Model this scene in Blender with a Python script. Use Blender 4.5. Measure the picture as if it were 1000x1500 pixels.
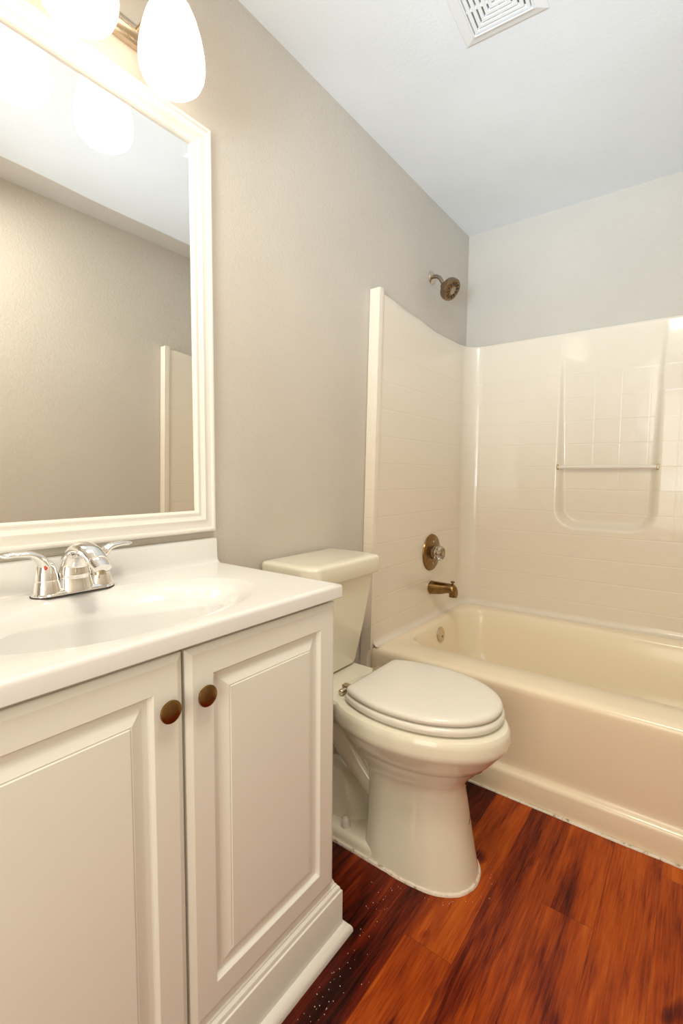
import bpy, bmesh, math, random
from math import sin, cos, pi, radians, hypot
from mathutils import Vector, Matrix

for o in list(bpy.data.objects):
    bpy.data.objects.remove(o, do_unlink=True)
S = bpy.context.scene
COL = S.collection
random.seed(7)

# ------------------------------------------------------------------ camera
CX, CZ = 1.09, 1.102
YAW, PITCH, ROLL, FPX = radians(37.197), radians(-4.392), radians(0.456), 699.03
fwd = Vector((-sin(YAW) * cos(PITCH), cos(YAW) * cos(PITCH), sin(PITCH)))
rt = Vector((cos(YAW), sin(YAW), 0))
up = rt.cross(fwd)
r2 = rt * cos(ROLL) + up * sin(ROLL)
u2 = up * cos(ROLL) - rt * sin(ROLL)
cd = bpy.data.cameras.new('camera')
cam = bpy.data.objects.new('camera', cd)
COL.objects.link(cam)
cam.matrix_world = Matrix(((r2.x, u2.x, -fwd.x, CX), (r2.y, u2.y, -fwd.y, 0), (r2.z, u2.z, -fwd.z, CZ), (0, 0, 0, 1)))
cd.sensor_fit = 'HORIZONTAL'
cd.sensor_width = 36
cd.lens = 36 * FPX / 1000
cd.clip_start = 0.02
S.camera = cam

# ------------------------------------------------------------------ light and exposure
S.view_settings.view_transform = 'Standard'
S.view_settings.look = 'None'
S.view_settings.gamma = 1
S.view_settings.use_curve_mapping = False
S.view_settings.exposure = 0.39
w = bpy.data.worlds.new('world')
S.world = w
w.use_nodes = True
w.node_tree.nodes['Background'].inputs[0].default_value = (1.0, 0.93, 0.78, 1)
w.node_tree.nodes['Background'].inputs[1].default_value = 0.3
SHADE_GLOW = 2.5          # lamp shades of the vanity light
LAMP_DOWN = 0.12           # bulb light leaving each shade through its open bottom
LAMP_COL = (1.0, .78, .50)


def area(name, loc, target, sx, sy, power, col, spread=180):
    l = bpy.data.lights.new(name, 'AREA')
    l.shape = 'RECTANGLE'
    l.size, l.size_y = sx, sy
    l.energy = power
    l.color = col
    o = bpy.data.objects.new(name, l)
    COL.objects.link(o)
    o.location = loc
    d = Vector(target) - Vector(loc)
    o.rotation_euler = d.to_track_quat('-Z', 'Y').to_euler()
    l.spread = radians(spread)
    return o


# added overhead fill with no fixture, beyond the top of the frame
area('overhead_fill', (0.98, 0.50, 2.37), (0.85, 1.15, 0.6), 0.42, 0.42, 13, (1.0, 0.92, 0.76), 160)
# added front fill standing in the doorway behind the camera
area('doorway_fill', (1.0, -0.90, 1.25), (0.85, 1.0, 0.9), 0.8, 1.4, 12, (1.0, 0.91, 0.73))
# flash bounced off the ceiling by the photographer
area('ceiling_bounce', (1.10, -0.74, 1.20), (0.60, 2.05, 2.4), 0.8, 0.5, 5.9, (0.68, 0.85, 1.0), 54)

# ------------------------------------------------------------------ materials


def mat(name, col, rough=.5, metal=0., coat=0., trans=0., ior=1.45, spec=.5):
    m = bpy.data.materials.new(name)
    m.use_nodes = True
    b = m.node_tree.nodes['Principled BSDF']
    b.inputs['Base Color'].default_value = (*col, 1)
    b.inputs['Roughness'].default_value = rough
    b.inputs['Metallic'].default_value = metal
    b.inputs['Coat Weight'].default_value = coat
    b.inputs['Coat Roughness'].default_value = .06
    b.inputs['Transmission Weight'].default_value = trans
    b.inputs['IOR'].default_value = ior
    b.inputs['Specular IOR Level'].default_value = spec
    return m


class NT:
    def __init__(s, m):
        s.t = m.node_tree
        s.b = s.t.nodes['Principled BSDF']

    def n(s, typ, **kw):
        x = s.t.nodes.new(typ)
        for k, v in kw.items():
            setattr(x, k, v)
        return x

    def l(s, a, b):
        s.t.links.new(a, b)

    def math(s, op, a, b=None, clamp=False):
        x = s.n('ShaderNodeMath', operation=op, use_clamp=clamp)
        for i, v in enumerate((a, b)):
            if v is None:
                continue
            if isinstance(v, (int, float)):
                x.inputs[i].default_value = v
            else:
                s.l(v, x.inputs[i])
        return x.outputs[0]

    def noise(s, scale, detail=3, rough=.5, vec=None):
        x = s.n('ShaderNodeTexNoise')
        x.inputs['Scale'].default_value = scale
        x.inputs['Detail'].default_value = detail
        x.inputs['Roughness'].default_value = rough
        if vec is not None:
            s.l(vec, x.inputs['Vector'])
        return x.outputs[0]

    def bump(s, h, strength, dist, prev=None):
        x = s.n('ShaderNodeBump')
        x.inputs['Strength'].default_value = strength
        x.inputs['Distance'].default_value = dist
        s.l(h, x.inputs['Height'])
        if prev is not None:
            s.l(prev, x.inputs['Normal'])
        return x.outputs[0]

    def ramp(s, f, stops):
        x = s.n('ShaderNodeValToRGB')
        e = x.color_ramp.elements
        while len(e) < len(stops):
            e.new(.5)
        for i, (p, c) in enumerate(stops):
            e[i].position = p
            e[i].color = (*c, 1) if len(c) == 3 else c
        s.l(f, x.inputs[0])
        return x.outputs[0]


def geo_pos(n):
    return n.n('ShaderNodeNewGeometry').outputs['Position']


def wall_paint(name, col, bump=.55):
    m = mat(name, col, .55)
    n = NT(m)
    p = geo_pos(n)
    a = n.noise(190, 2, .5, p)
    c = n.noise(75, 2, .5, p)
    h = n.math('ADD', a, c)
    n.l(n.bump(h, bump, .002), n.b.inputs['Normal'])
    v = n.noise(2.5, 2, .5, p)
    mx = n.ramp(v, [(.3, tuple(x * .97 for x in col)), (.7, tuple(min(1, x * 1.03) for x in col))])
    n.l(mx, n.b.inputs['Base Color'])
    return m


M = {}
M['wall'] = wall_paint('greige_wall_paint', (.60, .555, .495))
M['ceiling'] = wall_paint('white_ceiling_paint', (.84, .87, .90), .15)
M['surround'] = mat('bone_acrylic', (.82, .745, .635), .26, coat=.5)
M['tub'] = mat('bone_acrylic_tub', (.91, .79, .60), .2, coat=.25)
M['china'] = mat('bone_vitreous_china', (.83, .785, .65), .10, coat=.5)
M['seat'] = mat('ivory_seat_plastic', (.79, .755, .68), .22, coat=.2)
M['cabinet'] = mat('satin_white_paint', (.82, .82, .765), .38)
M['counter'] = mat('cultured_marble', (.79, .785, .78), .18, coat=.2)
M['frame'] = mat('gloss_white_frame', (.82, .80, .75), .3)
M['mirror'] = mat('silvered_glass', (.97, .97, .945), .0, 1.)
M['chrome'] = mat('polished_chrome', (.88, .87, .85), .05, 1.)
M['bronze'] = mat('antique_bronze', (.20, .11, .04), .25, 1.)
M['brass'] = mat('brushed_brass_nickel', (.50, .38, .22), .2, 1.)
M['pewter'] = mat('pewter', (.26, .19, .125), .2, 1.)
M['dull_nickel'] = mat('dull_nickel', (.36, .31, .25), .22, 1.)
M['nickel'] = mat('satin_nickel', (.62, .53, .42), .25, 1.)
M['crystal'] = mat('clear_acrylic', (.97, .96, .93), .03, trans=1., ior=1.49)
M['rod'] = mat('frosted_acrylic_rod', (.90, .84, .74), .15, trans=.12, ior=1.49)
M['dark'] = mat('dark_void', (.03, .028, .025), .8)
M['rubber'] = mat('dark_rubber', (.04, .03, .025), .5)
M['red'] = mat('red_dot', (.6, .06, .03), .3)
M['caulk'] = mat('aged_white_caulk', (.80, .73, .62), .5)
M['white'] = mat('white_plastic', (.87, .88, .89), .4)
M['speck'] = mat('paint_flake_white', (.85, .78, .70), .6)
M['door'] = mat('hall_door_paint', (.8, .78, .74), .4)

# caulk is blotched with grime
n = NT(M['caulk'])
n.l(n.ramp(n.noise(60, 4, .6, geo_pos(n)), [(.30, (.30, .2, .12)), (.42, (.78, .70, .58)), (.7, (.86, .80, .70))]), n.b.inputs['Base Color'])
n.l(n.bump(n.noise(90, 3, .5, geo_pos(n)), .6, .004), n.b.inputs['Normal'])

# tile lines pressed into the acrylic surround
n = NT(M['surround'])
p = geo_pos(n)
sx = n.n('ShaderNodeSeparateXYZ')
n.l(p, sx.inputs[0])
X, Y, Z = sx.outputs


def groove(v, off, step, wd):
    f = n.math('FRACT', n.math('DIVIDE', n.math('SUBTRACT', v, off), step))
    d = n.math('MULTIPLY', n.math('SUBTRACT', .5, n.math('ABSOLUTE', n.math('SUBTRACT', f, .5))), step)
    return n.math('SUBTRACT', 1, n.math('DIVIDE', d, wd), clamp=True)


gz = groove(Z, .494 - 1.096, .1096, .004)
zr = n.math('MULTIPLY', n.math('GREATER_THAN', Z, .45), n.math('LESS_THAN', Z, 1.62))
gx = groove(X, .44 - 1.1, .11, .004)
xr = n.math('MULTIPLY', n.math('GREATER_THAN', X, .16), n.math('GREATER_THAN', Y, 2.3))
g = n.math('MULTIPLY', n.math('MAXIMUM', gz, n.math('MULTIPLY', n.math('MULTIPLY', gx, xr), .55)), zr)
wav = n.noise(28, 2, .5, p)
wav2 = n.noise(9, 1, .5, p)
b1 = n.bump(n.math('MULTIPLY', wav, zr), .18, .005)
b2 = n.bump(wav2, .10, .02, b1)
n.l(n.bump(n.math('SUBTRACT', 1, g), .30, .002, b2), n.b.inputs['Normal'])

# glossy cherry plank floor
M['floor'] = mat('cherry_plank_floor', (.2, .04, .01), .3, spec=.25)
n = NT(M['floor'])
p = geo_pos(n)
sx = n.n('ShaderNodeSeparateXYZ')
n.l(p, sx.inputs[0])
PW, PL = .12, 1.22
fxx = n.math('DIVIDE', n.math('ADD', sx.outputs[0], .03), PW)      # seams at x = .45, .57, .69 ...
row = n.math('FLOOR', fxx)
fx = n.math('FRACT', fxx)
shift = n.math('MULTIPLY', n.math('FRACT', n.math('MULTIPLY', n.math('SUBTRACT', row, 5), .381)), PL)
yy = n.math('DIVIDE', n.math('ADD', n.math('SUBTRACT', sx.outputs[1], .95), shift), PL)
col_i = n.math('FLOOR', yy)
fy = n.math('FRACT', yy)
cv = n.n('ShaderNodeCombineXYZ')
n.l(row, cv.inputs[0])
n.l(col_i, cv.inputs[1])
wn = n.n('ShaderNodeTexWhiteNoise', noise_dimensions='2D')
n.l(cv.outputs[0], wn.inputs['Vector'])
rnd = wn.outputs['Value']


def stretched(ax, ay, scale, detail, rough, dist):
    gv = n.n('ShaderNodeCombineXYZ')
    n.l(n.math('MULTIPLY', sx.outputs[0], ax), gv.inputs[0])
    n.l(n.math('ADD', n.math('MULTIPLY', sx.outputs[1], ay), n.math('MULTIPLY', rnd, 37)), gv.inputs[1])
    n.l(n.math('MULTIPLY', rnd, 11), gv.inputs[2])
    nz_ = n.n('ShaderNodeTexNoise')
    nz_.inputs['Scale'].default_value = scale
    nz_.inputs['Detail'].default_value = detail
    nz_.inputs['Roughness'].default_value = rough
    nz_.inputs['Distortion'].default_value = dist
    n.l(gv.outputs[0], nz_.inputs['Vector'])
    return nz_.outputs[0]


broad = stretched(8, 1.3, 1.2, 3, .5, .9)        # soft bands and cathedral figure
mid = stretched(40, 2.6, 1.5, 4, .6, .5)            # streaks
fine = stretched(190, 7, 1.5, 2, .6, 0)             # pores
knot = stretched(13, 6, 1.0, 1, .4, .3)
dark_row = n.math('LESS_THAN', row, 4.5)             # rows by the vanity: darker wood plus the counter's shade, put into the colour
right_row = n.math('GREATER_THAN', row, 6.5)  # right-hand rows lighter: own tone and stronger light put into the colour
gsum = n.math('ADD', n.math('MULTIPLY', broad, .48), n.math('MULTIPLY', mid, .24))
gsum = n.math('ADD', gsum, n.math('ADD', n.math('MULTIPLY', fine, .26), .010))
gsum = n.math('ADD', gsum, n.math('MULTIPLY', n.math('SUBTRACT', rnd, .5), .09))
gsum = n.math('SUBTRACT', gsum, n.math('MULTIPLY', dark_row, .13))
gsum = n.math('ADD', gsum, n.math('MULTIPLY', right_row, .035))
gsum = n.math('SUBTRACT', gsum, n.math('MULTIPLY', n.math('SUBTRACT', knot, .68, clamp=True), 1.6))
wood = n.ramp(gsum, [(.30, (.020, .0018, .0012)), (.40, (.12, .010, .0022)), (.53, (.36, .055, .004)), (.72, (.62, .15, .014))])
seam = n.math('MAXIMUM', n.math('LESS_THAN', fx, .010), n.math('LESS_THAN', fy, .0014))
mx = n.n('ShaderNodeMix', data_type='RGBA')
n.l(n.math('MULTIPLY', seam, .45), mx.inputs[0])
n.l(wood, mx.inputs[6])
mx.inputs[7].default_value = (.02, .003, .002, 1)
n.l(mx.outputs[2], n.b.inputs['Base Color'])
n.l(n.ramp(mid, [(.3, (.24,) * 3), (.7, (.36,) * 3)]), n.b.inputs['Roughness'])
n.l(n.bump(n.math('SUBTRACT', n.math('MULTIPLY', fine, .5), seam), .10, .002), n.b.inputs['Normal'])

# bronze plate is slightly streaked
n = NT(M['bronze'])
n.l(n.ramp(n.noise(40, 3, .6, geo_pos(n)), [(.3, (.19, .105, .036)), (.7, (.29, .175, .066))]), n.b.inputs['Base Color'])

# glowing frosted glass
M['shade'] = mat('frosted_lamp_glass', (.95, .93, .88), .4)
b = M['shade'].node_tree.nodes['Principled BSDF']
b.inputs['Emission Color'].default_value = (1.0, .83, .62, 1)
b.inputs['Emission Strength'].default_value = SHADE_GLOW

# ------------------------------------------------------------------ mesh helpers


def new_mesh(name, verts, faces, m, parent=None, smooth=35, off=None):
    """verts are world coordinates; they are moved into the thing's own space"""
    me = bpy.data.meshes.new(name)
    o3 = Vector((0, 0, 0)) if parent is None else world_loc(parent)
    me.from_pydata([tuple(Vector(v) - o3) for v in verts], [], faces)
    bm = bmesh.new()
    bm.from_mesh(me)
    bmesh.ops.remove_doubles(bm, verts=bm.verts, dist=1e-6)
    bmesh.ops.dissolve_degenerate(bm, edges=bm.edges, dist=1e-7)
    bmesh.ops.recalc_face_normals(bm, faces=bm.faces)
    bm.to_mesh(me)
    bm.free()
    if smooth:
        me.polygons.foreach_set('use_smooth', [True] * len(me.polygons))
        me.set_sharp_from_angle(angle=radians(smooth))
    me.materials.append(m)
    o = bpy.data.objects.new(name, me)
    COL.objects.link(o)
    if parent is not None:
        o.parent = parent
    return o


def world_loc(o):
    v = Vector((0, 0, 0))
    while o is not None:
        v = v + o.location
        o = o.parent
    return v


class G:
    """collects verts and faces"""

    def __init__(s):
        s.v = []
        s.f = []

    def add(s, v, f):
        k = len(s.v)
        s.v += [tuple(x) for x in v]
        s.f += [tuple(i + k for i in q) for q in f]
        return s

    def loft(s, rings, cap0=True, cap1=True, closed=True):
        N = len(rings[0])
        v = [q for r in rings for q in r]
        f = []
        for i in range(len(rings) - 1):
            for j in range(N if closed else N - 1):
                k = (j + 1) % N
                f.append((i * N + j, i * N + k, (i + 1) * N + k, (i + 1) * N + j))
        if cap0:
            f.append(tuple(range(N)))
        if cap1:
            f.append(tuple(range((len(rings) - 1) * N, len(rings) * N)))
        return s.add(v, f)

    def box(s, x0, x1, y0, y1, z0, z1, b=0.):
        """box with rounded edges of radius b"""
        if b <= 0:
            v = [(x, y, z) for x in (x0, x1) for y in (y0, y1) for z in (z0, z1)]
            return s.add(v, [(0, 1, 3, 2), (4, 6, 7, 5), (0, 4, 5, 1), (2, 3, 7, 6), (0, 2, 6, 4), (1, 5, 7, 3)])
        bm = bmesh.new()
        bmesh.ops.create_cube(bm, size=1)
        for q in bm.verts:
            q.co = Vector(((x0 + x1) / 2 + q.co.x * (x1 - x0), (y0 + y1) / 2 + q.co.y * (y1 - y0), (z0 + z1) / 2 + q.co.z * (z1 - z0)))
        bmesh.ops.bevel(bm, geom=list(bm.edges), offset=b, segments=3, profile=.5, affect='EDGES')
        bm.verts.index_update()
        s.add([q.co[:] for q in bm.verts], [[q.index for q in f.verts] for f in bm.faces])
        bm.free()
        return s

    def lathe(s, prof, org, axis, N=40, cap0=True, cap1=True):
        """prof: list of (radius, distance along axis)"""
        a = Vector(axis).normalized()
        t = Vector((0, 0, 1)) if abs(a.z) < .9 else Vector((1, 0, 0))
        e1 = a.cross(t).normalized()
        e2 = a.cross(e1)
        o = Vector(org)
        rings = [[o + a * h + (e1 * cos(2 * pi * j / N) + e2 * sin(2 * pi * j / N)) * r for j in range(N)] for r, h in prof]
        return s.loft(rings, cap0, cap1)

    def tube(s, pts, rad, N=16, flat=None, cap=True):
        """sweep an ellipse along a smooth curve through pts; rad list per point (or (ra, rb))"""
        P = [Vector(q) for q in pts]
        R = rad if isinstance(rad, list) else [rad] * len(P)
        R = [(q, q) if not isinstance(q, tuple) else q for q in R]
        pp, rr = [], []
        for i in range(len(P) - 1):
            a, b_, c, d = P[max(i - 1, 0)], P[i], P[i + 1], P[min(i + 2, len(P) - 1)]
            for k in range(8):
                t = k / 8
                pp.append(.5 * ((2 * b_) + (c - a) * t + (2 * a - 5 * b_ + 4 * c - d) * t * t + (3 * b_ - a - 3 * c + d) * t ** 3))
                e = t * t * (3 - 2 * t)
                rr.append((R[i][0] * (1 - e) + R[i + 1][0] * e, R[i][1] * (1 - e) + R[i + 1][1] * e))
        pp.append(P[-1])
        rr.append(R[-1])
        side = Vector(flat) if flat else None
        rings = []
        prev = None
        for i, q in enumerate(pp):
            d = (pp[min(i + 1, len(pp) - 1)] - pp[max(i - 1, 0)]).normalized()
            if side is not None:
                e1 = (side - d * side.dot(d)).normalized()
            elif prev is None:
                t = Vector((0, 0, 1)) if abs(d.z) < .9 else Vector((1, 0, 0))
                e1 = d.cross(t).normalized()
            else:
                e1 = (prev - d * prev.dot(d)).normalized()
            prev = e1
            e2 = d.cross(e1)
            rings.append([q + e1 * cos(2 * pi * j / N) * rr[i][0] + e2 * sin(2 * pi * j / N) * rr[i][1] for j in range(N)])
        return s.loft(rings, cap, cap)

    def sweep(s, path, prof, closed=False):
        """mitred moulding: path of (x, y) corners, outward side on the right of travel; prof of (outward, z)"""
        n_ = len(path)
        rings = []
        for i in range(n_):
            a = Vector(path[i - 1]) if (i > 0 or closed) else None
            c = Vector(path[(i + 1) % n_]) if (i < n_ - 1 or closed) else None
            b_ = Vector(path[i])
            ds = []
            if a is not None:
                ds.append((b_ - a).normalized())
            if c is not None:
                ds.append((c - b_).normalized())
            ns = [Vector((d.y, -d.x)) for d in ds]
            if len(ns) == 2:
                m_ = (ns[0] + ns[1]).normalized()
                m_ = m_ / max(.2, m_.dot(ns[0]))
            else:
                m_ = ns[0]
            rings.append([(b_.x + m_.x * o_, b_.y + m_.y * o_, z) for o_, z in prof])
        if closed:
            rings.append(rings[0])
        return s.loft(rings, not closed, not closed)

    def make(s, name, m, parent=None, smooth=35):
        return new_mesh(name, s.v, s.f, m, parent, smooth)


def thing(name, label, cat, loc, group=None):
    o = bpy.data.objects.new(name, None)
    COL.objects.link(o)
    o.location = loc
    o.empty_display_size = .05
    o['label'] = label
    o['category'] = cat
    if group:
        o['group'] = group
    return o


def struct(o):
    o['kind'] = 'structure'
    return o


def rrect(x0, x1, y0, y1, z, r, k=6):
    """rounded rectangle ring, k segments per corner"""
    out = []
    for cx_, cy_, a0 in ((x1 - r, y1 - r, 0), (x0 + r, y1 - r, 90), (x0 + r, y0 + r, 180), (x1 - r, y0 + r, 270)):
        for i in range(k + 1):
            a = radians(a0 + 90 * i / k)
            out.append((cx_ + r * cos(a), cy_ + r * sin(a), z))
    return out


def sst(a, b_, x):
    t = min(1, max(0, (x - a) / (b_ - a)))
    return t * t * (3 - 2 * t)


def lerp_table(tab, x):
    for i in range(len(tab) - 1):
        if x <= tab[i + 1][0]:
            t = (x - tab[i][0]) / (tab[i + 1][0] - tab[i][0])
            t = max(0, min(1, t))
            t = t * t * (3 - 2 * t)
            return tab[i][1] * (1 - t) + tab[i + 1][1] * t
    return tab[-1][1]


# ------------------------------------------------------------------ the room
RW, RD, RH, YF = 1.465, 2.564, 2.401, -0.95       # right wall, back wall, ceiling, front wall
T = .1
struct(G().box(-T, RW + T, YF - T, RD + T, -.06, 0).make('floor', M['floor'], smooth=0))
struct(G().box(-T, RW + T, YF - T, RD + T, RH, RH + T).make('ceiling', M['ceiling'], smooth=0))
struct(G().box(-T, 0, YF - T, RD + T, 0, RH).make('wall_left', M['wall'], smooth=0))
struct(G().box(0, RW, RD, RD + T, 0, RH).make('wall_back', M['wall'], smooth=0))
struct(G().box(RW, RW + T, YF - T, RD + T, 0, RH).make('wall_right', M['wall'], smooth=0))
g = G()
g.box(0, .55, YF - T, YF, 0, RH).box(1.41, RW, YF - T, YF, 0, RH).box(.55, 1.41, YF - T, YF, 2.05, RH)
struct(g.make('wall_front', M['wall'], smooth=0))
g = G()
for y0, y1 in ((YF, YF + .015),):
    g.box(.49, .55, y0, y1, 0, 2.11, .003).box(1.41, 1.47, y0, y1, 0, 2.11, .003).box(.49, 1.47, y0, y1, 2.05, 2.11, .003)
struct(g.make('trim_1', M['door'], smooth=0))
# wall-coloured strip where the ceiling meets the right wall
v, f = [], []
NS = 40
for i in range(NS + 1):
    y = YF + (RD - YF) * i / NS
    wv = .135 + .03 * (1 - sst(.5, 1.7, y)) + .004 * sin(9 * y)
    for q in ((RW - wv, RH), (RW - wv + .004, RH - .003), (RW - .02, RH - .003), (RW, RH - .004), (RW, RH)):
        v.append((q[0], y, q[1]))
for i in range(NS):
    for j in range(4):
        a = i * 5 + j
        f.append((a, a + 1, a + 6, a + 5))
struct(new_mesh('trim_2', v, f, M['wall']))

# ------------------------------------------------------------------ bathtub
YT = 1.60
tub = thing('bathtub', 'bone coloured alcove bathtub along the back wall behind the toilet', 'bathtub', (.74, YT, 0))
TX0, TX1, TB = .04, RW - .04, RD - .045


def ring_rr(x0, x1, y0, y1, z, r, k=10):
    return rrect(x0, x1, y0, y1, z, r, k)


rim = .405
rings = [ring_rr(TX0, TX1, YT + .022, TB, rim - .002, .012),
         ring_rr(TX0 + .02, TX1 - .02, YT + .045, TB - .03, rim, .03),
         ring_rr(.088, 1.365, 1.742, 2.435, rim - .001, .13),
         ring_rr(.096, 1.357, 1.752, 2.427, rim - .006, .125),
         ring_rr(.102, 1.350, 1.760, 2.420, rim - .016, .12),
         ring_rr(.108, 1.33, 1.772, 2.408, rim - .07, .12),
         ring_rr(.125, 1.25, 1.80, 2.385, .20, .12),
         ring_rr(.145, 1.17, 1.82, 2.365, .13, .12),
         ring_rr(.18, 1.10, 1.85, 2.335, .095, .10),
         ring_rr(.25, 1.0, 1.91, 2.28, .085, .07)]
G().loft(rings, False, True).make('basin', M['tub'], tub, 50)
prof = [(YT + .03, rim - .001), (YT + .022, rim - .002), (YT + .012, rim - .0045), (YT + .005, rim - .010), (YT + .001, rim - .018), (YT, rim - .03),
        (YT + .003, .34), (YT + .010, .22), (YT + .017, .125), (YT + .019, .108), (YT + .017, .098), (YT + .006, .090), (YT + .001, .084), (YT, .076), (YT + .002, .03), (YT + .004, 0)]
rings = [[(x, y, z) for y, z in prof] for x in (.03, .1, .4, .75, 1.1, RW - .002)]
G().loft(rings, False, False, closed=False).make('apron', M['tub'], tub, 50)
# caulk between apron and floor
pts = [(.05 + i * .11, YT - .001 + random.uniform(-.0015, .0015), .002) for i in range(13)]
o = G().tube(pts, [(random.uniform(.004, .0075), random.uniform(.004, .006)) for _ in pts], 8).make('caulk_bead', M['caulk'], tub)
o['label'] = 'grimy white caulk bead'

# ------------------------------------------------------------------ shower surround
sur = thing('shower_surround', 'glossy bone acrylic shower surround with pressed tile lines and recessed niche', 'shower surround', (.74, RD, .4))
PXL, PYB, CR = .042, RD - .052, .085
PXR = RW - .042
ZB = rim - .004
TOPL = [(1.58, 1.832), (1.60, 1.832), (1.66, 1.822), (1.90, 1.803), (2.15, 1.783), (2.36, 1.786), (2.50, 1.792)]


def ztop(x, y):
    if y < PYB - CR:
        return lerp_table(TOPL, y)
    return 1.792


def yfront(z):
    return 1.607 - .035 * (1.83 - z) / 1.33


def niche(x, z):
    cx_, hw = .7165, .205
    zb, r = .858, .095
    px_, pz_ = abs(x - cx_) - (hw - r), (zb + r) - z
    qx, qz = max(px_, 0), max(pz_, 0)
    d = hypot(qx, qz) + min(max(px_, pz_), 0) - r        # signed distance, < 0 inside
    dep = max(0, min(1, (1.775 - z) / .90))
    return .046 * dep * (1 - sst(-.006 - .026 * dep, .008, d))


def panel(name, pathf, n_s, n_z):
    """pathf(u, z) -> x, y"""
    v, f = [], []
    for i in range(n_s + 1):
        u = i / n_s
        xt, yt_ = pathf(u, 1.83)
        zt = ztop(xt, yt_)
        col = []
        for j in range(n_z + 1):
            z = ZB + (zt - .008 - ZB) * j / n_z
            x, y = pathf(u, z)
            col.append((x, y, z))
        x, y = pathf(u, zt)
        # rounded top lip running back to the wall
        nx, ny = 0, 0
        if x < .7 and y < PYB - .01:
            nx = -1
        if x > .8 and y < PYB - .01:
            nx = 1
        if y > PYB - CR:
            ny = 1
        for k, dz in ((.003, -.003), (.008, 0), (.042 if nx and not ny else .052, 0)):
            xx = min(RW, max(0, x + nx * k))
            yy_ = min(RD, y + ny * k)
            col.append((xx, yy_, zt + dz))
        v += col
    M_ = n_z + 4
    for i in range(n_s):
        for j in range(M_ - 1):
            a = i * M_ + j
            f.append((a, a + M_, a + M_ + 1, a + 1))
    return new_mesh(name, v, f, M['surround'], sur, 50)


def left_path(u, z):
    yf = yfront(z)
    L1 = PYB - CR - (yf + .008)
    if u < .06:                       # rounded front edge
        a = (u / .06) * pi / 2
        return PXL + .008 - .008 * sin(a) + .0, yf + .008 - .008 * cos(a)
    if u < .80:
        t = (u - .06) / .74
        return PXL + .0 , yf + .008 + L1 * t
    a = (u - .80) / .20 * pi / 4
    return PXL + CR - CR * cos(a), PYB - CR + CR * sin(a)


def right_path(u, z):
    x, y = left_path(1 - u, z)
    return RW - x, y


def back_path(u, z):
    tot = PXR - PXL - 2 * CR
    arc = CR * pi / 4
    s_ = u * (tot + 2 * arc)
    if s_ < arc:
        a = pi / 4 + s_ / CR
        return PXL + CR - CR * cos(a), PYB - CR + CR * sin(a)
    if s_ > arc + tot:
        a = pi / 2 - (s_ - arc - tot) / CR
        return PXR - CR + CR * cos(a), PYB - CR + CR * sin(a)
    x = PXL + CR + s_ - arc
    return x, PYB + niche(x, z)


panel('end_panel', left_path, 90, 40)
panel('back_panel', back_path, 270, 210)
panel('end_panel', right_path, 90, 40)
for sgn in (0, 1):
    def X_(x):
        return RW - x if sgn else x
    v, f = [], []
    NZ = 30
    for j in range(NZ + 1):
        z = 1.832 * j / NZ
        yf = yfront(z)
        inn = .010 if z < ZB else 0
        for q in ((0, yf + .02), (0, yf + .004), (.003, yf), (PXL + .0, yf), (PXL + .008 - .0024, yf + .0012), (PXL + .008, yf + .008), (PXL + .006, yf + .03)):
            v.append((X_(q[0] * (.72 if z < ZB - .03 else 1)), q[1], z))
    for j in range(NZ):
        for i in range(6):
            a = j * 7 + i
            f.append((a, a + 1, a + 8, a + 7))
    f.append(tuple(NZ * 7 + i for i in range(7)))
    new_mesh('front_flange', v, f, M['surround'], sur, 50)

# cove where the surround meets the tub ledge
rings = []
for (x, y, nx, ny) in [(PXL, 1.60, 1, 0)] + [(PXL, 2.35, 1, 0)] + [(PXL + CR - CR * cos(a), PYB - CR + CR * sin(a), cos(a), -sin(a)) for a in [i * pi / 16 for i in range(9)]] + \
        [(PXR - CR + CR * sin(a), PYB - CR + CR * cos(a), -sin(a), -cos(a)) for a in [i * pi / 16 for i in range(9)]] + [(PXR, 2.35, -1, 0), (PXR, 1.60, -1, 0)]:
    rings.append([(x + nx * .022 * (1 - sin(t)) , y + ny * .022 * (1 - sin(t)), rim + .026 * (1 - cos(t))) for t in [i * pi / 12 for i in range(7)]])
G().loft(rings, False, False, closed=False).make('cove', M['surround'], sur, 60)

# towel bar across the niche
bar = thing('towel_bar', 'clear rod towel bar with dark brass ends across the surround niche', 'towel bar', (.7165, PYB + .012, 1.15))
by = PYB + .008
G().lathe([(.0092, 0), (.0092, .406)], (.5135, by, 1.151), (1, 0, 0), 20).make('rod', M['rod'], bar)
for xa, xb in ((.507, .5145), (.9185, .926)):
    G().box(xa, xb, by - .012, by + .02, 1.138, 1.165, .002).make('end_cap', M['brass'], bar)

# ------------------------------------------------------------------ shower head, valve, spout, overflow
sh = thing('showerhead', 'bronze shower head on a short curved arm high on the left wall', 'shower head', (0, 2.13, 2.045))
G().lathe([(.030, 0), (.030, .003), (.027, .007), (.014, .011), (.011, .012)], (0, 2.13, 2.045), (1, 0, 0)).make('escutcheon', M['nickel'], sh)
G().tube([(.0, 2.13, 2.045), (.022, 2.13, 2.046), (.044, 2.13, 2.034), (.060, 2.13, 2.006), (.068, 2.131, 1.993)], .0088, 16).make('shower_arm', M['dull_nickel'], sh)
ax = Vector((.80, -.12, -.585)).normalized()
org = Vector((.060, 2.131, 1.999))
head = G().lathe([(.013, 0), (.016, .002), (.016, .012), (.013, .014), (.013, .018), (.024, .022), (.039, .028), (.048, .036), (.051, .043), (.051, .060), (.049, .065), (.042, .067), (.041, .065)],
                 org, ax, 48).make('head', M['pewter'], sh)
hx = org + ax * .064
G().lathe([(.042, 0), (.042, .0025), (.039, .0035)], hx, ax, 40).make('spray_face', M['bronze'], sh)
t1 = ax.cross(Vector((0, 0, 1))).normalized()
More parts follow.
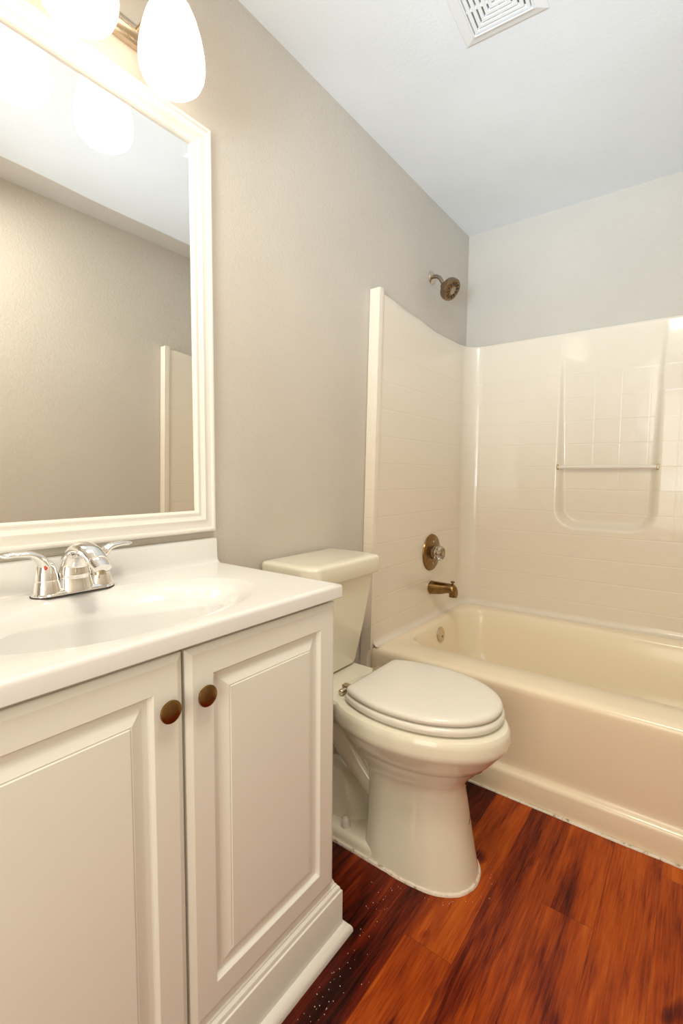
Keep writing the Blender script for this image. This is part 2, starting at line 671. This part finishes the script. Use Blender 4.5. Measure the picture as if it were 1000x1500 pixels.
t2 = ax.cross(t1)
for k in range(12):
    a = 2 * pi * k / 12
    c = hx + ax * .003 + (t1 * cos(a) + t2 * sin(a)) * .0300
    rad = (t1 * cos(a) + t2 * sin(a))
    tan = ax.cross(rad)
    vv = []
    for d in (0, .002):
        for ra, tb in ((-.0065, -.0035), (.0065, -.0045), (.0065, .0045), (-.0065, .0035)):
            vv.append(c + rad * ra + tan * tb + ax * d)
    G().add(vv, [(0, 1, 2, 3), (4, 5, 6, 7), (0, 1, 5, 4), (1, 2, 6, 5), (2, 3, 7, 6), (3, 0, 4, 7)]).make('nozzle', M['rubber'], sh)
G().lathe([(.0175, 0), (.0175, .003), (.0135, .0045), (.004, .005)], hx + ax * .002, ax, 24).make('spray_dial', M['dull_nickel'], sh)

VX = PXL
va = thing('shower_valve', 'round bronze shower valve plate with clear faceted knob above the tub spout', 'shower valve', (VX, 2.107, .731))
G().lathe([(.088, 0), (.090, .002), (.088, .006), (.080, .0095), (.045, .0125), (.034, .014)], (VX, 2.107, .731), (1, 0, 0), 64).make('escutcheon_plate', M['bronze'], va)
G().lathe([(.034, .013), (.033, .020), (.027, .026), (.022, .027)], (VX, 2.107, .731), (1, 0, 0), 40).make('collar', M['pewter'], va)
for dz in (.053, -.053):
    G().lathe([(.006, .011), (.006, .0135), (.004, .0148)], (VX, 2.107, .731 + dz), (1, 0, 0), 16).make('screw', M['nickel'], va)
# faceted crystal knob
NK = 10
kr = [(.016, .026), (.030, .030), (.036, .040), (.036, .052), (.030, .062), (.018, .066)]
rings = []
for i, (r, h) in enumerate(kr):
    rings.append([(VX + h, 2.107 + r * cos(2 * pi * (j + .5 * (i % 2)) / NK), .731 + r * sin(2 * pi * (j + .5 * (i % 2)) / NK)) for j in range(NK)])
G().loft(rings).make('knob', M['crystal'], va, 0)
G().lathe([(.010, .020), (.010, .050), (.013, .052), (.013, .060)], (VX, 2.107, .731), (1, 0, 0), 20).make('knob_core', M['nickel'], va)

sp = thing('tub_spout', 'bronze tub spout with diverter knob below the shower valve', 'tub spout', (VX, 2.107, .558))
G().lathe([(.036, 0), (.036, .004), (.033, .006)], (VX - .001, 2.107, .558), (1, 0, 0), 40).make('wall_ring', M['nickel'], sp)
sec = [(.0, .033, .558, .033), (.012, .0325, .558, .0325), (.06, .030, .561, .029), (.095, .027, .566, .0235), (.112, .0255, .566, .0235), (.124, .024, .561, .026), (.132, .0215, .553, .026), (.137, .017, .547, .022)]
rings = []
for h, ry, zc, rz in sec:
    rings.append([(VX + h, 2.107 + ry * cos(2 * pi * j / 28), zc + rz * sin(2 * pi * j / 28)) for j in range(28)])
G().loft(rings).make('spout_body', M['bronze'], sp, 50)
G().lathe([(.0165, 0), (.017, .006), (.017, .022)], (VX + .118, 2.107, .527), (0, 0, 1), 28).make('outlet', M['bronze'], sp)
G().lathe([(.004, 0), (.004, .012), (.009, .014), (.010, .018), (.007, .021)], (VX + .117, 2.107, .582), (0, 0, 1), 20).make('diverter_knob', M['bronze'], sp)

ov = thing('overflow_plate', 'round chrome overflow plate on the inside end of the bathtub', 'overflow plate', (.11, 2.095, .335))
G().lathe([(.036, 0), (.037, .003), (.034, .007), (.024, .010), (.004, .011)], (.108, 2.093, .338), (1, 0, .14), 40).make('plate', M['nickel'], ov)
G().lathe([(.005, 0), (.005, .003), (.003, .004)], (.1185, 2.093, .330), (1, 0, .14), 14).make('screw', M['pewter'], ov)

# ------------------------------------------------------------------ toilet
TY = 1.195
to = thing('toilet', 'bone two-piece toilet with closed ivory lid between the vanity and the bathtub', 'toilet', (.38, TY, 0))
NE = 96


def egg(xb, xf, hw, z, xc=None, eb=2.0, ef=2.0, yc=TY):
    """egg outline: back xb, front xf, half width hw; eb / ef squareness of back and front"""
    if xc is None:
        xc = xb + (xf - xb) * .45
    out = []
    for j in range(NE):
        a = 2 * pi * j / NE
        c, s_ = cos(a), sin(a)
        e = ef if c >= 0 else eb
        r_ = (abs(c) ** e + abs(s_) ** e) ** (-1 / e)
        L = (xf - xc) if c >= 0 else (xc - xb)
        out.append((xc + L * c * r_, yc + hw * s_ * r_, z))
    return out


bowl = G()
# pedestal column, neck and bowl in one loft
bowl.loft([egg(.335, .652, .116, 0, eb=5, ef=2.3), egg(.337, .650, .115, .012, eb=5, ef=2.3), egg(.340, .640, .108, .06, eb=5, ef=2.3),
           egg(.342, .626, .100, .14, eb=5, ef=2.3), egg(.338, .614, .094, .21, eb=4.5, ef=2.3), egg(.330, .608, .094, .248, eb=4, ef=2.2),
           egg(.312, .614, .102, .270, eb=3.2, ef=2.1), egg(.290, .632, .118, .295, eb=2.8, ef=2.1), egg(.266, .656, .134, .322, eb=2.5),
           egg(.256, .666, .140, .332, eb=2.4), egg(.250, .674, .147, .336, eb=2.4), egg(.236, .692, .160, .358, eb=2.4), egg(.220, .712, .1755, .384, eb=2.4), egg(.214, .721, .182, .3945, eb=2.4),
           egg(.212, .725, .1848, .402, eb=2.4), egg(.2115, .7255, .185, .412, eb=2.4), egg(.212, .724, .184, .428, eb=2.4), egg(.213, .722, .1825, .438, eb=2.4), egg(.218, .717, .178, .445, eb=2.4), egg(.226, .708, .170, .448, eb=2.4)])
# shelf that carries the tank
bowl.loft([rrect(.02, .33, TY - .085, TY + .085, .345, .04), rrect(.02, .33, TY - .115, TY + .115, .385, .04), rrect(.018, .335, TY - .135, TY + .135, .425, .03),
           rrect(.020, .335, TY - .137, TY + .137, .438, .03), rrect(.024, .335, TY - .133, TY + .133, .4465, .028)])
# foot flange
bowl.loft([rrect(.085, .42, TY - .114, TY + .114, 0, .05), rrect(.086, .42, TY - .113, TY + .113, .022, .05), rrect(.092, .42, TY - .107, TY + .107, .032, .046), rrect(.10, .42, TY - .10, TY + .10, .036, .04)])
# trapway swells
dome = []
for zz, rx, ry in ((.02, .115, .072), (.05, .112, .071), (.085, .104, .067), (.115, .092, .060), (.14, .075, .050), (.158, .053, .037), (.168, .034, .024), (.1715, .008, .006)):
    dome.append([(.200 + rx * cos(2 * pi * j / 40) - .25 * (zz - .02), TY + ry * sin(2 * pi * j / 40), zz) for j in range(40)])
bowl.loft(dome)
bowl.tube([(.11, TY, .40), (.16, TY, .34), (.25, TY, .25), (.34, TY, .17), (.40, TY, .12)], [(.07, .06), (.075, .055), (.070, .05), (.066, .045), (.05, .04)], 24, flat=(0, 1, 0))
bowl.make('bowl', M['china'], to, 32)

tank = G().loft([rrect(.030, .135, TY - .125, TY + .125, .4475, .03), rrect(.022, .152, TY - .142, TY + .142, .456, .034), rrect(.019, .158, TY - .147, TY + .147, .475, .034),
                 rrect(.017, .185, TY - .163, TY + .163, .64, .034), rrect(.015, .206, TY - .172, TY + .172, .776, .034)])
tank.make('tank', M['china'], to, 40)


def lid_ring(ins, z):
    x0, x1, y0, y1, ch = .010 + ins * .3, .228 - ins, TY - .186 + ins, TY + .186 - ins, .042
    out = []
    base = [(x0, y0), (x1 - ch, y0), (x1, y0 + ch * .55), (x1, y1 - ch * .55), (x1 - ch, y1), (x0, y1)]
    # soften each corner with a short curve
    for i in range(6):
        a, b_, c = Vector(base[i - 1]), Vector(base[i]), Vector(base[(i + 1) % 6])
        r_ = .016
        p0 = b_ + (a - b_).normalized() * r_
        p1 = b_ + (c - b_).normalized() * r_
        for k in range(5):
            t = k / 4
            q = p0 * (1 - t) ** 2 + b_ * 2 * t * (1 - t) + p1 * t * t
            out.append((q.x, q.y, z))
    return out


G().loft([lid_ring(.014, .7765), lid_ring(.004, .778), lid_ring(.0, .783), lid_ring(.0, .824), lid_ring(.0012, .8295), lid_ring(.0045, .8335), lid_ring(.009, .8355), lid_ring(.03, .837)]).make('tank_lid', M['china'], to, 40)

SY = TY + .012


def seat_ring(ins, z, top=0):
    cut = .288 + ins + top * .006
    r_ = egg(.205 + ins, .703 - ins - top * .006, .178 - ins - top * .004, z, xc=.455, eb=2.0, ef=2.05, yc=SY)
    # straight back edge with softened corners
    return [(cut + math.log1p(math.exp((x - cut) / .006)) * .006 if x < cut + .08 else x, y, zz) for x, y, zz in r_]


G().loft([seat_ring(.012, .4525), seat_ring(.003, .4545), seat_ring(0, .460), seat_ring(0, .466), seat_ring(.003, .4715), seat_ring(.009, .474), seat_ring(.06, .4745)]).make('seat', M['seat'], to, 40)
G().loft([seat_ring(.010, .4775, 1), seat_ring(.003, .4785, 1), seat_ring(0, .483, 1), seat_ring(0, .488, 1), seat_ring(.004, .4935, 1), seat_ring(.012, .4965, 1), seat_ring(.03, .498, 1), seat_ring(.08, .4995, 1), seat_ring(.13, .5003, 1)]).make('seat_lid', M['seat'], to, 40)
for s_ in (-1, 1):
    g = G().lathe([(.009, 0), (.009, .030), (.0075, .032)], (.262, SY + s_ * .083, .459), (0, s_, 0), 16)
    g.box(.250, .285, SY + s_ * .083 - .010, SY + s_ * .083 + .010, .4475, .474, .003)
    h = g.make('hinge', M['nickel'], to)
for s_ in (-1, 1):
    G().lathe([(.015, 0), (.0145, .006), (.011, .022), (.007, .029), (.003, .031)], (.272, TY + s_ * .084, .034), (0, 0, 1), 20).make('bolt_cap', M['seat'], to)
# caulk around the base
pts = []
loop = egg(.335, .652, .116, 0, eb=5, ef=2.3)
half = [q for q in loop if q[0] > .42]
near = sorted([q for q in half if q[1] <= TY], key=lambda q: q[0])
far = sorted([q for q in half if q[1] > TY], key=lambda q: -q[0])
pts = [(.095, TY - .113, .002), (.2, TY - .116, .002), (.3, TY - .117, .002)] + near[::2] + far[::2] + [(.3, TY + .117, .002), (.1, TY + .115, .002)]
o = G().tube(pts, [(random.uniform(.006, .009), random.uniform(.005, .007)) for _ in pts], 10, flat=(0, 0, 1)).make('caulk_bead', M['caulk'], to)
o['label'] = 'uneven white caulk bead'
# hairline chip on the pedestal
cp = []
for k in range(6):
    zz = .150 + .012 * k / 5
    tt = (zz - .14) / .07
    rg = egg(.342 - .004 * tt, .626 - .012 * tt, .100 - .006 * tt, zz, eb=4.9, ef=2.3)
    q = min(rg, key=lambda v: abs(v[1] - (TY + .004 + .006 * k)) + (10 if v[0] < .5 else 0))
    cp.append((q[0] - .0002, q[1], zz))
o = G().tube(cp, .0012, 6).make('chip', M['dark'], to)
o['label'] = 'dark hairline chip'

# ------------------------------------------------------------------ vanity cabinet
VY0, VY1 = .036, .834
vc = thing('vanity_cabinet', 'off-white two-door vanity cabinet with raised panel doors under the sink top', 'cabinet', (.22, .44, 0))
g = G()
g.box(.004, .423, VY0, VY0 + .018, .0, .828)
g.box(.004, .4235, VY1 - .018, VY1, .0, .828, .001)
g.box(.004, .423, VY0, VY1, .10, .118)
g.box(.004, .012, VY0, VY1, .1, .828)
g.box(.40, .4225, VY0, VY1, .09, .165).box(.40, .4225, VY0, VY1, .775, .828).box(.40, .4225, .424, .455, .09, .828)
g.box(.40, .4225, VY0, VY0 + .05, .09, .828).box(.40, .4225, VY1 - .05, VY1, .09, .828)
g.make('carcass', M['cabinet'], vc, 0)


def door(y0, y1, z0, z1, ky):
    def rr_(ins, x):
        return [(x, y0 + ins, z0 + ins), (x, y1 - ins, z0 + ins), (x, y1 - ins, z1 - ins), (x, y0 + ins, z1 - ins)]
    F = .4455
    prof = [(0, .4240), (0, F - .006), (.0015, F - .0045), (.009, F - .0008), (.011, F), (.052, F), (.0535, F - .002), (.056, F - .0075), (.058, F - .009), (.067, F - .009), (.069, F - .0085), (.0865, F - .0015), (.0885, F - .0030), (.090, F - .0005)]
    d = G().loft([rr_(i, x) for i, x in prof]).make('door', M['cabinet'], vc, 12)
    d['label'] = 'raised panel door'
    kz = .739
    k = G().lathe([(.0085, 0), (.007, .003), (.0075, .006), (.0140, .009), (.0178, .0115), (.0182, .0135), (.0176, .0150), (.0160, .0160), (.0110, .0172), (.004, .0178)], (F, ky, kz), (1, 0, 0), 36).make('knob', M['bronze'], d)


door(.050, .4365, .148, .820, .405)
door(.4425, .831, .148, .820, .473)
path = [(.004, VY1), (.4235, VY1), (.4235, VY0), (.004, VY0)]
# path runs wall -> front -> wall so that its outward side faces the room
path = path[::-1]
prof = [(0, 0), (.026, 0), (.026, .108), (.0255, .110), (.0225, .1115), (.0225, .114), (.021, .120), (.016, .1245), (.0155, .128), (.0125, .129), (.0115, .134), (.008, .1425), (.0, .1435)]
gg = G().sweep(path, prof)
gg.make('base_moulding', M['cabinet'], vc, 25)
path2 = [(.004, VY0 - .026), (.4495, VY0 - .026), (.4495, VY1 + .026), (.004, VY1 + .026)]
prof2 = [(-.001, 0), (.019, 0)] + [(.019 * cos(a), .004 + .020 * sin(a)) for a in [i * pi / 12 for i in range(7)]] + [(-.001, .024)]
G().sweep(path2, prof2).make('shoe_moulding', M['frame'], vc, 35)

# ------------------------------------------------------------------ vanity top with basin
ct = thing('countertop', 'white cultured marble vanity top with integral oval basin and backsplash', 'vanity top', (.22, .43, .83))
CX0, CX1, CY0, CY1, CT = .002, .458, .022, .838, .861
BXc, BYc = .258, .437
NB = 96


def oval(a_x, a_y, z):
    return [(BXc + a_x * cos(2 * pi * j / NB), BYc + a_y * sin(2 * pi * j / NB), z) for j in range(NB)]


def rect_ring(ins, z):
    x0, x1, y0, y1 = CX0 + ins, CX1 - ins, CY0 + ins, CY1 - ins
    out = []
    for j in range(NB):
        a = 2 * pi * j / NB
        c, s_ = cos(a), sin(a)
        sx_ = ((x1 - BXc) if c > 0 else (BXc - x0)) / max(abs(c), 1e-9)
        sy_ = ((y1 - BYc) if s_ > 0 else (BYc - y0)) / max(abs(s_), 1e-9)
        # snap to a superellipse so that corners stay sharp
        t = min(sx_, sy_)
        out.append([BXc + c * t, BYc + s_ * t, z])
    for X_c in (x0, x1):
        for Y_c in (y0, y1):
            k = min(range(NB), key=lambda i: hypot(out[i][0] - X_c, out[i][1] - Y_c))
            out[k][0], out[k][1] = X_c, Y_c
    return [tuple(q) for q in out]


rings = [rect_ring(.004, .829), rect_ring(0, .832), rect_ring(0, CT - .008), rect_ring(.001, CT - .004), rect_ring(.003, CT - .0015), rect_ring(.007, CT), rect_ring(.012, CT),
         oval(0.1711, 0.2920, CT), oval(0.1684, 0.2870, CT - .0006), oval(0.1647, 0.2800, CT - .0018), oval(0.1601, 0.2710, CT - .0034), oval(0.1546, 0.2600, CT - .0052), oval(0.1490, 0.2500, CT - .0072), oval(0.1444, 0.2420, CT - .0098),
         oval(0.1398, 0.2340, CT - .0135), oval(0.1343, 0.2260, CT - .0190), oval(0.1279, 0.2160, CT - .0270),
         oval(0.1196, 0.2020, CT - .038), oval(0.1030, 0.1760, CT - .060), oval(0.0810, 0.1380, CT - .085), oval(0.0506, 0.0850, CT - .103), oval(0.0221, 0.0260, CT - .110)]
G().loft(rings, True, True).make('slab', M['counter'], ct, 40)
rings = []
for y in (CY0, CY1 - .004, CY1 - .001, CY1 - .000):
    ins = {0: 0}.get(0, 0)
    rings.append([(.002, y, CT - .002), (.034, y, CT - .002), (.0275, y, CT + .0015), (.0235, y, CT + .007), (.0215, y, CT + .016), (.0205, y, .920), (.0185, y, .9245), (.014, y, .9262), (.002, y, .9262)])
G().loft(rings).make('backsplash', M['counter'], ct, 40)
G().lathe([(.022, 0), (.022, .003), (.018, .004), (.010, .002)], (BXc, BYc, CT - .1105), (0, 0, 1), 28).make('drain', M['chrome'], ct)

# ------------------------------------------------------------------ faucet
fa = thing('faucet', 'chrome two-lever bathroom faucet on the back of the vanity top', 'faucet', (.075, .437, CT))
FX, FY = .072, .437
dz0 = CT


def oblong(rx, ry, z, k=12):
    return rrect(FX - rx, FX + rx, FY - ry, FY + ry, z, min(rx, ry) - .0005, k)


G().loft([oblong(.0285, .080, dz0), oblong(.0285, .080, dz0 + .0025)]).make('gasket', M['rubber'], fa)
G().loft([oblong(.0275, .079, dz0 + .0025), oblong(.0275, .079, dz0 + .005), oblong(.024, .075, dz0 + .010), oblong(.016, .068, dz0 + .014)]).make('base_plate', M['chrome'], fa)
for s_ in (-1, 1):
    hy = FY + s_ * .051
    hub = G().lathe([(.0265, .004), (.0255, .014), (.0225, .027), (.0215, .0305), (.0205, .031), (.0205, .0325), (.0215, .033), (.0200, .043), (.0165, .057), (.0125, .066), (.006, .071), (.001, .072)], (FX, hy, dz0), (0, 0, 1), 32)
    hb = hub.make('handle_hub', M['chrome'], fa, 30)
    ldir = -1 if s_ < 0 else 1
    lev = G().tube([(FX, hy, dz0 + .050), (FX + .002, hy + ldir * .008, dz0 + .070), (FX + .002, hy + ldir * .024, dz0 + .084), (FX, hy + ldir * .048, dz0 + .0875), (FX - .002, hy + ldir * .064, dz0 + .0865), (FX - .002, hy + ldir * .076, dz0 + .087)],
                   [(.014, .012), (.0135, .010), (.0125, .0068), (.0115, .0052), (.0100, .0048), (.003, .002)], 20, flat=(1, 0, 0))
    lev.make('lever', M['chrome'], fa, 50)
G().lathe([(.0035, 0), (.0035, .0012), (.002, .002)], (FX + .0163, FY - .051 - .0065, dz0 + .058), (1, -.4, .3), 14).make('hot_mark', M['red'], fa)
G().tube([(FX + .004, FY, dz0 + .004), (FX + .003, FY, dz0 + .035), (FX + .010, FY, dz0 + .066), (FX + .038, FY, dz0 + .090), (FX + .072, FY, dz0 + .090), (FX + .102, FY, dz0 + .076), (FX + .122, FY, dz0 + .062)],
         [(.036, .030), (.031, .026), (.0265, .021), (.024, .0155), (.0225, .0125), (.0205, .0115), (.017, .010)], 28, flat=(0, 1, 0)).make('spout', M['chrome'], fa, 50)
G().lathe([(.0115, 0), (.0115, .014), (.0095, .0145)], (FX + .108, FY, dz0 + .063), (.12, 0, -1), 24).make('aerator', M['nickel'], fa)
G().lathe([(.0025, 0), (.0025, .032), (.006, .034), (.0065, .038), (.004, .040)], (FX - .026, FY, dz0 + .040), (0, 0, 1), 16).make('lift_rod', M['chrome'], fa)

# ------------------------------------------------------------------ mirror
MY0, MY1, MZ0, MZ1 = .026, .8365, .946, 1.993
mi = thing('wall_mirror', 'large rectangular mirror in a moulded white frame above the vanity top', 'mirror', (0, .43, .946))
prof = [(0, .001), (0, .017), (.002, .0215), (.006, .0235), (.010, .0225), (.013, .0185), (.017, .0175), (.026, .0180), (.030, .0205), (.034, .0210), (.038, .0175), (.044, .0145), (.0475, .0150), (.050, .0165), (.0535, .0165), (.0565, .0140), (.0585, .0105), (.0585, .006), (.0585, .001)]
rings = []
for (cy, cz, sy, sz) in ((MY0, MZ0, 1, 1), (MY1, MZ0, -1, 1), (MY1, MZ1, -1, -1), (MY0, MZ1, 1, -1), (MY0, MZ0, 1, 1)):
    rings.append([(x, cy + sy * i, cz + sz * i) for i, x in prof])
G().loft(rings, False, False).make('frame', M['frame'], mi, 30)
G().box(.004, .0075, MY0 + .056, MY1 - .056, MZ0 + .056, MZ1 - .056).make('mirror_glass', M['mirror'], mi, 0)

# ------------------------------------------------------------------ vanity light
vl = thing('vanity_light', 'three-shade vanity wall light with glowing frosted glass above the mirror', 'wall light', (0, .445, 2.09))
g = G()
rings = []
bp = [(.001, 2.066), (.016, 2.066), (.020, 2.070), (.020, 2.074), (.026, 2.078), (.030, 2.086), (.030, 2.092), (.026, 2.100), (.020, 2.104), (.020, 2.108), (.016, 2.112), (.001, 2.112)]
for y in (.175, .18, .70, .705):
    k = 0 if y in (.18, .70) else .004
    rings.append([(max(.001, x - k), y, z) for x, z in bp])
G().loft(rings).make('back_bar', M['nickel'], vl, 30)
LX, LZ = .152, 1.918
for ly in (.255, .445, .635):
    G().tube([(.024, ly, 2.090), (.06, ly, 2.098), (.105, ly, 2.130), (.14, ly, 2.150), (.152, ly, 2.136), (.152, ly, 2.118)], .0075, 14).make('arm', M['nickel'], vl)
    G().lathe([(.010, .205), (.020, .203), (.0235, .197), (.0235, .190), (.025, .188), (.025, .183), (.0235, .181), (.0245, .174), (.0265, .168), (.024, .164)], (LX, ly, LZ), (0, 0, 1), 32).make('socket', M['nickel'], vl)
    sprof = [(.0225, .172), (.030, .166), (.040, .152), (.051, .128), (.0600, .098), (.0660, .066), (.0672, .044), (.0650, .027), (.0585, .012), (.050, .004), (.0440, .0005), (.042, .0015), (.048, .006), (.056, .014), (.062, .028), (.0642, .044), (.063, .066), (.057, .098), (.048, .128), (.037, .150), (.027, .162), (.020, .166)]
    G().lathe(sprof, (LX, ly, LZ), (0, 0, 1), 48, True, True).make('lamp_shade', M['shade'], vl, 60)
    bulb = area('bulb_light', (LX, ly, LZ + .004), (LX, ly, 0), .084, .084, LAMP_DOWN, LAMP_COL)
    bulb.data.shape = 'DISK'

# ------------------------------------------------------------------ ceiling vent
ang = radians(4.0)
vs = .232
cxv, cyv = .570, 1.352
vg = thing('ceiling_vent', 'square white exhaust vent grille of concentric slots on the ceiling', 'vent', (cxv, cyv, RH))


def vp(a, b_, z):
    return (cxv + a * cos(ang) - b_ * sin(ang), cyv + a * sin(ang) + b_ * cos(ang), z)


def sq(h, z):
    return [vp(-h, -h, z), vp(h, -h, z), vp(h, h, z), vp(-h, h, z)]


h = vs / 2
G().loft([sq(h, RH - .0005), sq(h, RH - .003), sq(h - .003, RH - .0045), sq(h - .030, RH - .0100), sq(h - .033, RH - .0145), sq(h - .036, RH - .0145), sq(h - .037, RH - .004)], False, False).make('frame', M['white'], vg, 12)
G().loft([sq(h - .034, RH - .0015), sq(h - .034, RH - .003)]).make('dark_backing', M['dark'], vg, 0)  # dark sheet standing in for the shade behind the slots
R0 = h - .039
k = 0
while R0 > .008:
    wd = .0100
    G().loft([sq(R0, RH - .0045), sq(R0, RH - .0125), sq(R0 - .001, RH - .0135), sq(max(.0005, R0 - wd + .001), RH - .0135), sq(max(.0004, R0 - wd), RH - .0125), sq(max(.0004, R0 - wd), RH - .0045)], False, False).make('louver', M['white'], vg, 12)
    R0 -= .0142
    k += 1
q0 = h - .037
for (a0, a1, b0, b1) in ((-.003, .003, -q0, q0), (-q0, q0, -.003, .003)):
    v = [vp(a, b_, z) for z in (RH - .004, RH - .0122) for a, b_ in ((a0, b0), (a1, b0), (a1, b1), (a0, b1))]
    G().add(v, [(0, 1, 2, 3), (4, 5, 6, 7), (0, 1, 5, 4), (1, 2, 6, 5), (2, 3, 7, 6), (3, 0, 4, 7)]).make('rib', M['white'], vg, 0)

# ------------------------------------------------------------------ crumbs of dried paint on the floor
g = G()
rs = random.Random(4)
for i in range(90):
    if i < 72:
        y = rs.uniform(.55, 1.06)
        x = .485 + abs(rs.gauss(0, .035)) - max(0, y - .88) * .45
        if y < .865:
            x = max(x, .478)
    else:
        a = rs.uniform(-1.9, .7)
        rr0 = 1.12 + abs(rs.gauss(0, .12))
        x, y = .49 + .165 * rr0 * cos(a), TY + .118 * rr0 * sin(a)
    r_ = rs.uniform(.0004, .0010)
    c = [(x + r_ * cos(t) * rs.uniform(.6, 1.2), y + r_ * sin(t) * rs.uniform(.6, 1.2)) for t in [k * 2 * pi / 6 for k in range(6)]]
    g.loft([[(q[0], q[1], .0002) for q in c], [(q[0], q[1], .0010) for q in c]])
o = g.make('paint_crumbs', M['speck'], None, 0)
o['label'] = 'tiny white paint crumbs scattered on the dark floor beside the vanity and toilet'
o['category'] = 'crumbs'
o['kind'] = 'stuff'
